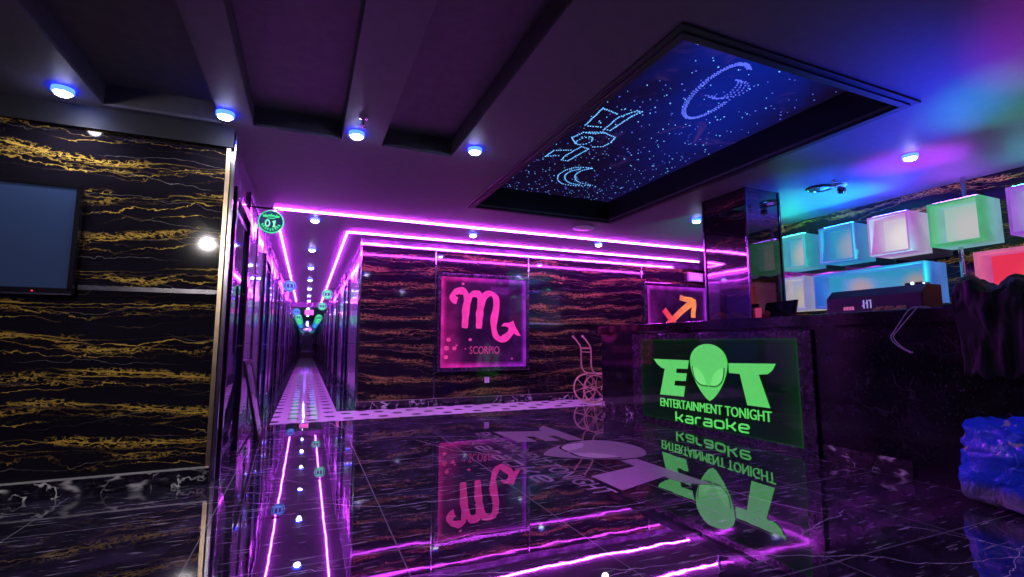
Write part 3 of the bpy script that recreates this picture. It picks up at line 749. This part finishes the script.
# stroke letters for the rounded lower-case word
def karaoke_strokes():
    K = {}
    K['k'] = (.78, [[(0, 0), (0, 1.25)], [(0, .42), (.35, .42), (.72, .95)], [(.35, .42), (.72, 0)]])
    rr = [(.0, .2), (.02, .08), (.12, 0), (.62, 0), (.75, .0), (.75, .55), (.70, .78), (.58, .85), (.08, .85)]
    K['a'] = (.80, [smooth_path([(.08, .86), (.58, .86), (.72, .78), (.75, .60)], 3) + [Vector((.75, 0))], [(.75, 0), (.14, 0), (.02, .08), (.0, .22), (.03, .36), (.14, .44), (.75, .44)]])
    K['r'] = (.55, [[(0, 0), (0, .60), (.05, .78), (.18, .86), (.50, .86)]])
    K['o'] = (.84, [[(.14, 0), (.66, 0), (.78, .10), (.80, .25), (.80, .62), (.76, .78), (.64, .86), (.16, .86), (.04, .78), (0, .62), (0, .25), (.03, .09), (.14, 0), (.30, 0)]])
    K['e'] = (.82, [[(.74, 0), (.16, 0), (.04, .10), (0, .28), (0, .60), (.05, .77), (.18, .86), (.60, .86), (.73, .78), (.77, .62), (.74, .50), (.62, .43), (.02, .43)]])
    out = []; x = 0
    for ch in 'karaoke':
        w, st = K[ch]
        for s_ in st: out.append([(x + Vector(p)[0], Vector(p)[1]) for p in s_])
        x += w + .26
    return out, x - .26
def logo(fn, t1, parent, mats, s_text=1.0):
    MB().prism(POLY_E, fn, 0, t1).build('letter_e', mats[0], parent)
    MB().prism(POLY_T, fn, 0, t1).build('letter_t', mats[0], parent)
    hd = MB().prism(head_poly(), fn, 0, t1).build('alien_head', mats[0], parent)
    e = MB()
    for sx in (-1, 1): e.prism(eye_poly(sx), fn, t1 * .9, t1 * 1.3)
    e.build('eyes', mats[1], hd)
    ln = MB()
    for sx in (-1, 1): ln.stroke([(1.667 + sx * a, b) for a, b in smooth_path([(.222, .690), (.195, .570), (.115, .500), (.010, .492)], 5)], .014, fn, t1 * .9, t1 * 1.4)
    ln.build('eye_lines', mats[2], hd)
    text_mb('ENTERTAINMENT TONIGHT', .098, lambda u, v, q: fn(.893 + u, .197 + v + .018 * u, q), 0, t1, width=1.51).build('name_lettering', mats[0], parent)
    ks, W = karaoke_strokes(); k = MB(); sx = 1.0 / W
    for i, s_ in enumerate(ks): k.stroke([(1.152 + a * sx, .060 + b * .083 + .03 * (a / W)) for a, b in s_], .0165, fn, 0, t1 + .0004 * (i % 3))
    k.build('word_lettering', mats[0], parent)
logo(lambda u, v, q: (XD - .034 - q, 5.62 - u, v), .010, ls, ('lg', 'lg2', 'lgd'))
# the same logo inlaid in the floor
M['inlay'] = plain('pale_marble_inlay', (.15, .15, .155, 1), .3)
M['inlay2'] = plain('white_marble_inlay', (.38, .38, .39, 1), .3)
M['inlayd'] = plain('black_inlay_line', (.01, .01, .015, 1), .1)
fe = thing('floor_logo', 'pale grey alien head logo with lettering inlaid in the black floor', 'floor inlay', (2.2, 3.8, 0))
logo(lambda u, v, q: (1.90 + 1.58 * (v - .34), 3.78 - 1.5 * (u - 1.667), q), .002, fe, ('inlay', 'inlay2', 'inlayd'))

# ------------------------------------------------------------------ pillar
pl = thing('pillar', 'square black marble pillar standing behind the counter, steel corner edges', 'pillar', (4.22, 3.7, 0))
x0, x1, y0, y1 = 4.0, 4.47, 3.42, 3.98
M['pillar'] = gold_marble('pillar_marble', 47, (.16, .08, .03, 1))
zt = H
for nd in M['pillar'].node_tree.nodes:
    if nd.type == 'BSDF_PRINCIPLED': nd.inputs['IOR'].default_value = 1.9; nd.inputs['Roughness'].default_value = .04
m = MB(); m.box(x0, x1, y0, y1, 1.185, zt)
m.build('cladding', 'pillar', pl)
m = MB()
for a, b_ in ((x0, y0), (x1, y0), (x0, y1), (x1, y1)): m.box(a - .012, a + .012, b_ - .012, b_ + .012, 1.186, zt)
m.build('corner_edge', 'chrome_dark', pl, bevel=.003)

# ------------------------------------------------------------------ light boxes on the bar wall
def box_mat(name, front, side, xf):
    t = NT(name); xs = t.sep(t.pos())
    nz = t.smooth(t.noise(t.pos(), 4, 2), .3, .7, .82, 1.1)
    c = t.mix(t.smooth(xs[0], xf + .01, xf + .30), front, side)
    v = t.n('ShaderNodeVectorMath', operation='SCALE'); t.l(c, v.inputs[0]); t.l(nz, v.inputs['Scale'])
    t.base((.12, .12, .12, 1), .35); t.emit(v.outputs[0], .72); return t.m
def panel_mat(name, spots, hot, rim, R):
    t = NT(name); P = t.pos(); ds = None
    for (y, z) in spots:
        v = t.n('ShaderNodeVectorMath', operation='DISTANCE'); t.l(t.map(P, (0, 1, 1)), v.inputs[0]); v.inputs[1].default_value = (0, y, z)
        ds = v.outputs['Value'] if ds is None else t.math('MINIMUM', ds, v.outputs['Value'])
    t.base((.12, .12, .12, 1), .35); t.emit(t.mix(t.smooth(ds, R * .25, R), hot, rim), .82); return t.m
XF = 5.43
def light_box(y0, y1, z0, z1, label, front, side, hot, rim, spots=None, xf=XF, R=.24):
    t = thing('light_box', label, 'light box', ((xf + XW) / 2, (y0 + y1) / 2, z0))
    i = len([o for o in bpy.data.materials if o.name.startswith('light_box')])
    w = .022; xb = xf + .25
    m = MB()
    m.box(xf, XW, y0, y0 + w, z0, z1); m.box(xf, XW, y1 - w, y1, z0, z1); m.box(xf, XW, y0 + w, y1 - w, z0, z0 + w); m.box(xf, XW, y0 + w, y1 - w, z1 - w, z1)
    m.build('shell', box_mat('light_box_shell_%d' % i, front, side, xf), t, bevel=.004)
    sp_ = spots or [((y0 + y1) / 2 - .03, (z0 + z1) / 2 - .02)]
    box(xb, xb + .03, y0 + w, y1 - w, z0 + w, z1 - w).build('back_panel', panel_mat('light_box_panel_%d' % i, sp_, hot, rim, R), t)
    return t
c = srgb
WASH_N = [0]
def added_wash_bar(t, y0, y1, col, st):
    WASH_N[0] += 1
    m_ = plain('added_bar_glow_%d' % WASH_N[0], (.3, .3, .3, 1), .4, emit=col, st=st * 7)
    box(XF + .05, XF + .075, y0 + .03, y1 - .03, 2.2605, 2.272).build('added_light_bar', m_, t)  # unseen glowing bar, added on the box top to tint the ceiling
added_wash_bar(light_box(3.85, 4.24, 1.85, 2.26, 'teal light box in the upper row, cut off by the pillar', c(50, 170, 170), c(60, 150, 200), c(185, 180, 175), c(80, 170, 190)), 3.85, 4.24, (.02, .7, .55, 1), 16)
added_wash_bar(light_box(3.29, 3.67, 1.85, 2.26, 'sky blue light box in the upper row, second from the pillar', c(30, 105, 200), c(50, 155, 200), c(150, 165, 185), c(55, 150, 200)), 3.29, 3.67, (.01, .10, 1, 1), 30)
added_wash_bar(light_box(2.76, 3.14, 1.85, 2.26, 'bright white light box with a magenta rim in the upper row', c(190, 85, 205), c(190, 180, 215), c(240, 232, 230), c(205, 195, 215)), 2.76, 3.14, (.05, .05, 1, 1), 26)
added_wash_bar(light_box(2.21, 2.60, 1.85, 2.26, 'white light box with a green rim in the upper row', c(75, 190, 120), c(130, 185, 200), c(200, 195, 195), c(165, 195, 185)), 2.21, 2.6, (.30, .05, .9, 1), 16)
added_wash_bar(light_box(1.63, 2.03, 1.85, 2.26, 'violet rimmed light box in the upper row, cut by the picture edge', c(150, 80, 215), c(150, 150, 220), c(225, 215, 230), c(180, 150, 215)), 1.63, 2.03, (.05, .5, .5, 1), 10)
added_wash_bar(light_box(1.00, 1.50, 1.85, 2.26, 'green light box in the upper row, nearest the viewer, beyond the picture edge', c(40, 200, 60), c(60, 190, 80), c(90, 220, 90), c(50, 205, 70)), 1.05, 1.45, (.4, .02, .9, 1), 26)
light_box(3.88, 4.24, 1.34, 1.745, 'cream light box in the lower row, partly behind the pillar', c(150, 150, 205), c(190, 180, 170), c(190, 178, 150), c(150, 160, 200))
light_box(2.66, 3.77, 1.34, 1.735, 'long blue light box with two warm glows in the lower row', c(35, 95, 215), c(75, 130, 220), c(165, 155, 140), c(50, 150, 195), spots=[(3.40, 1.53), (2.86, 1.52)], R=.19)
light_box(1.10, 2.29, 1.34, 1.745, 'long red light box in the lower row above the black coat', c(225, 110, 160), c(190, 80, 160), c(250, 105, 50), c(240, 45, 75), spots=[(1.85, 1.50), (1.35, 1.5)], R=.30)
struct('trim_70', MB().tube([(5.66, 2.40, 2.262), (5.66, 2.40, H)], .02, 10), 'chrome')
struct('trim_72', MB().tube([(5.66, 2.47, 1.04), (5.66, 2.47, 1.848)], .02, 10), 'chrome')
struct('trim_71', box(5.42, XW, .4, 4.4, .95, 1.04), 'black')

# ------------------------------------------------------------------ things on the counter
ZC = 1.185
M['navy'] = plain('dark_navy_case', (.010, .011, .035, 1), .55)
cs = thing('console', 'long black equipment console lying on the counter before the blue light box', 'console', (4.25, 2.4, ZC))
m = MB().prism([(4.14, ZC), (4.40, ZC), (4.40, 1.385), (4.22, 1.385), (4.14, 1.32)], lambda u, v, q: (u, q, v), 2.06, 2.77); m.build('housing', 'navy', cs, bevel=.006)
M['disp_p'] = plain('pink_display', (.1, .02, .05, 1), .3, emit=(.42, .10, .24, 1), st=1.0); M['disp_b'] = plain('pale_blue_display', (.1, .1, .2, 1), .3, emit=(.30, .26, .62, 1), st=1.0)
m = MB()
for k in range(4): m.box(4.135, 4.141, 2.545 + .022 * k, 2.561 + .022 * k, 1.215, 1.243)
m.build('pink_display', 'disp_p', cs)
m = MB()
for k in range(3): m.box(4.135, 4.141, 2.41 + .026 * k, 2.418 + .026 * k, 1.222, 1.290); m.box(4.135, 4.141, 2.41 + .026 * k, 2.428 + .026 * k, 1.280 - .02 * k, 1.288 - .02 * k)
m.build('pale_blue_display', 'disp_b', cs)
M['led_w'] = plain('blue_white_indicator', (.5, .6, .8, 1), .3, emit=(.45, .65, 1, 1), st=3.0)
m = MB(); m.box(4.24, 4.34, 2.10, 2.22, 1.385, 1.405); m.build('top_module', 'navy', cs, bevel=.004)
m = MB(); m.ball((4.236, 2.165, 1.397), .012); m.ball((4.236, 2.09, 1.392), .007); m.build('indicator_light', 'led_w', cs)
mo_ = thing('monitor', 'small dark tilted screen at the foot of the pillar', 'monitor', (4.16, 3.2, ZC))
tf = lambda u, v, q: (4.10 + (v - ZC) * .30 + q, u, v)
MB().prism([(3.045, 1.192), (3.375, 1.192), (3.375, 1.335), (3.045, 1.345)], tf, 0, .02).build('screen_case', 'black', mo_, bevel=.003)
MB().prism([(3.06, 1.21), (3.36, 1.21), (3.36, 1.32), (3.06, 1.33)], tf, -.002, .004).build('screen', 'dark_glass', mo_)
m = MB(); m.box(4.10, 4.24, 3.12, 3.30, ZC, ZC + .008); m.tube([(4.20, 3.21, ZC + .005), (4.15, 3.21, 1.26)], .012, 8); m.build('stand', 'matte_black', mo_)
M['pinkglass'] = plain('pink_glass', (.5, .05, .16, 1), .1, emit=(.35, .03, .10, 1), st=1.0)
gl = thing('candle_glass', 'small pink glowing candle glass beside the dark screen', 'candle glass', (4.08, 3.42, ZC))
MB().lathe([(.001, 0), (.026, 0), (.031, .10), (.028, .10), (.024, .012), (.001, .012)], (4.06, 3.395, ZC), n=18).build('glass', 'pinkglass', gl, smooth=True)
MB().lathe([(.001, .012), (.022, .012), (.024, .06), (.001, .062)], (4.06, 3.395, ZC), n=16).build('candle', 'lilac', gl, smooth=True)
m = MB(); R_ = random.Random(3)
for k in range(34): m.ball((4.075 + R_.uniform(-.02, .02), 2.15 + .006 * k + R_.uniform(-.004, .004), ZC + .012 + R_.choice((0, 0, .016))), .013, nu=8, nv=6)
M['bead'] = plain('amber_beads', (.55, .33, .16, 1), .3)
tag(m.build('bead_string', 'bead', smooth=True), 'heap of small amber beads on the counter before the black console', 'beads')
m = MB()
m.tube(smooth_path([(4.08, 2.02, ZC + .012), (4.0, 2.03, ZC + .016), (3.95, 2.04, ZC + .006), (3.932, 2.07, 1.15), (3.93, 2.15, 1.03), (3.93, 2.175, .985), (3.93, 2.14, .93), (3.93, 2.055, .875)]), .0035, 6)
m.tube(smooth_path([(4.08, 1.99, ZC + .012), (4.0, 2.00, ZC + .016), (3.948, 2.005, ZC + .006), (3.932, 2.03, 1.15), (3.925, 2.12, 1.04), (3.925, 2.155, .985), (3.925, 2.10, .91), (3.925, 2.04, .878)]), .0035, 6)
M['cord'] = plain('lilac_cord', (.55, .48, .62, 1), .4)
tag(m.build('cord', 'cord', smooth=True), 'thin pale cord hanging over the counter front', 'cord')

def grid_mesh(nu, nv, fn):
    mb = MB(); vs = [fn(i / (nu - 1), j / (nv - 1)) for i in range(nu) for j in range(nv)]
    return mb.add(vs, [(i * nv + j, i * nv + j + 1, (i + 1) * nv + j + 1, (i + 1) * nv + j) for i in range(nu - 1) for j in range(nv - 1)])
nz = lambda x, y, z, s=1: mnoise.noise(Vector((x * s, y * s, z * s)))
path = smooth_path([(4.42, 1.215), (4.33, 1.285), (4.22, 1.36), (4.10, 1.372), (3.99, 1.31), (3.915, 1.21), (3.90, 1.08), (3.895, .92), (3.89, .74)], 6)
def coat(u, v):
    k = v * (len(path) - 1); i = min(int(k), len(path) - 2); p = path[i].lerp(path[i + 1], k - i)
    y = 1.86 - .42 * u - .03 * nz(v * 3, 1, 2) - (.12 * v * (1 - u))
    peak = .55 + .45 * math.exp(-((u - .15) / .22) ** 2) + .25 * math.exp(-((u - .75) / .2) ** 2)
    z = p.y if v > .62 else 1.205 + (p.y - 1.205) * (peak if p.y > 1.205 else 1)
    wr = .060 * nz(u * 3.2, v * 4.5, 3) + .035 * nz(u * 6 + v * 3, v * 9, 7) + .010 * nz(u * 16, v * 18, 1)
    edge = min(u, 1 - u, .15) / .15
    x = p.x - max(-.004, wr * (1 if v > .5 else .4) + .012)
    z = z + (max(-.004, wr + .01) if v < .6 else 0) - (.06 * nz(u * 6, 5, 5) * max(0, v - .8) * 5)
    return (x, y, z)
M['cloth'] = plain('black_quilted_cloth', (.004, .004, .009, 1), .75)
o = grid_mesh(46, 60, coat).build('coat', 'cloth', smooth=True); sd = o.modifiers.new('thickness', 'SOLIDIFY'); sd.thickness = .006; sd.offset = 1
tag(o, 'black coat heaped on the counter end and hanging down its front', 'coat')
m = MB()
def bagf(u, v):
    a = 2 * PI * u; t = -PI / 2 + PI * v
    d = Vector((cos(t) * cos(a), cos(t) * sin(a), sin(t)))
    s = 1 + .16 * mnoise.noise(d * 2.2) + .10 * mnoise.noise(d * 5 + Vector((3, 1, 1)))
    return (4.18 + d.x * .17 * s, 1.27 + d.y * .15 * s, max(ZC + .001, ZC + .115 + d.z * .125 * s))
o = grid_mesh(36, 24, bagf).build('bag', 'black', smooth=True); tag(o, 'puffy black bag on the counter under the red light box', 'bag')

# blue wrapped bundle on the floor
def wrap_mat():
    t = NT('crinkled_blue_plastic'); P = t.pos(); xs = t.sep(P)
    n1 = t.noise(P, 5, 3, .5, .8); n2 = t.noise(t.map(P, loc=(3, 8, 1)), 14, 2)
    low = t.smooth(t.math('ADD', xs[2], t.math('MULTIPLY', n1, .12)), .14, .22, 1, 0)
    grey = t.math('MAXIMUM', t.math('MULTIPLY', low, .9), t.smooth(t.noise(t.map(P, loc=(1, 2, 9)), 6, 3), .60, .66))
    c = t.mix(grey, (.02, .10, .95, 1), (.22, .20, .28, 1))
    c = t.mix(t.smooth(n2, .66, .70, 0, .8), c, (.55, .52, .60, 1))
    t.base(c, .16, 0, 1.5); t.bump(t.noise(P, 9, 3, .5, .6), .9, .05); return t.m
M['wrap'] = wrap_mat()
def bundle(u, v):
    a = 2 * PI * u; t = -PI / 2 + PI * v
    d = Vector((cos(t) * cos(a), cos(t) * sin(a), sin(t)))
    q = max(abs(d.x), abs(d.y), abs(d.z)); d2 = d.lerp(d / q, .62)
    s = .84 + .13 * mnoise.noise(d * 2.4 + Vector((5, 0, 2))) + .07 * mnoise.noise(d * 6) + .04 * mnoise.noise(d * 13)
    cc = Vector((d2.x * .20 * s, d2.y * .40 * s, 0)); ang = -.10
    return (3.74 + cc.x * cos(ang) - cc.y * sin(ang), 1.38 + cc.x * sin(ang) + cc.y * cos(ang), max(.002, .255 + d2.z * .295 * s))
bn = thing('plastic_bundle', 'crinkled shiny blue plastic bundle on the floor before the counter end', 'bundle', (3.70, 1.38, 0))
grid_mesh(72, 44, bundle).build('wrapping', 'wrap', bn, smooth=True)

# ------------------------------------------------------------------ lamps
def spot(loc, tgt, col, e, size=1.2, blend=.8, r=.04):
    d = bpy.data.lights.new('lamp', 'SPOT'); d.color = col; d.energy = e; d.spot_size = size; d.spot_blend = blend; d.shadow_soft_size = r
    o = bpy.data.objects.new('spot_beam', d); COL.objects.link(o); o.location = loc
    o.rotation_euler = (Vector(tgt) - Vector(loc)).to_track_quat('-Z', 'Y').to_euler()
    return o
for x, y in ((-1.45, 3.68), (-.575, 3.65), (.28, 3.63), (1.19, 3.57)):
    spot((x, y, H - .06), (x, y, 0), (.86, .86, 1), 17, 2.7, .6)
for x, y in ((-1.45, -.6), (.3, -.6), (2.6, .2), (4.6, .2)):
    spot((x, y, H - .06), (x, y, 0), (.6, .62, 1), 9, 2.6, .6)
for x, y in ((2.148, 6.49), (4.185, 6.36), (.036, 6.474), (.025, 10.7), (.025, 15.0)):
    spot((x, y, H - .06), (x, y, 0), (.85, .80, 1), 22, 2.6, .6)
spot((4.5, 4.6, H - .06), (4.5, 4.6, 0), (.8, .8, 1), 14, 2.6, .6)
spot((-1.45, -.6, H - .06), (-1.5, 3.93, .9), (.95, .88, .85), 210, 1.0, .9, .02)  # added beam from out of view, brightens the television wall
# colour-changing party light standing on the back bar shelf, throwing soft patches on the ceiling
PLX = (5.25, 2.2, 1.16)
for tgt, col, e, size in (((5.15, 3.75, H), (.02, .8, .6), 640, .95), ((4.85, 2.95, H), (.006, .06, 1), 520, .95), ((3.75, 2.0, H), (.006, .03, 1), 300, .8),
                          ((4.75, 2.35, H), (.45, .008, .9), 330, .62), ((4.15, 1.55, H), (.01, .6, .3), 120, .5), ((3.5, .75, H), (.5, .01, .9), 170, .55)):
    spot(PLX, tgt, col, e, size, 1.0, .05)
pt = thing('party_light', 'small party light on the shelf behind the counter', 'party light', (5.25, 2.2, 1.04))
MB().lathe([(.06, 0), (.06, .018), (.05, .024), (.001, .024)], (5.25, 2.2, 1.0405)).build('base', 'black', pt, smooth=True)
MB().ball((5.25, 2.2, 1.085), .024).build('lens_dome', 'white', pt, smooth=True)

# ------------------------------------------------------------------ world, camera, view
w = bpy.data.worlds.new('room_air'); S.world = w; w.use_nodes = True
w.node_tree.nodes['Background'].inputs[0].default_value = (.25, .12, .6, 1); w.node_tree.nodes['Background'].inputs[1].default_value = .05
cd = bpy.data.cameras.new('camera'); cam = bpy.data.objects.new('camera', cd); COL.objects.link(cam)
f = 482.0; cd.sensor_fit = 'HORIZONTAL'; cd.sensor_width = 36; cd.lens = f * 36 / 1024; cd.clip_start = .05; cd.clip_end = 200
cam.location = (0, 0, .945)
yaw = math.radians(23.009949); pitch = math.radians(6.451)
d = Vector((sin(yaw) * cos(pitch), cos(yaw) * cos(pitch), sin(pitch)))
cam.rotation_euler = d.to_track_quat('-Z', 'Y').to_euler()
S.camera = cam
S.view_settings.view_transform = 'Standard'; S.view_settings.look = 'None'; S.view_settings.gamma = 1; S.view_settings.exposure = 0
S.view_settings.use_curve_mapping = False
try:
    S.cycles.use_denoising = True; S.cycles.max_bounces = 7; S.cycles.sample_clamp_indirect = 4; S.cycles.blur_glossy = .3
except Exception: pass
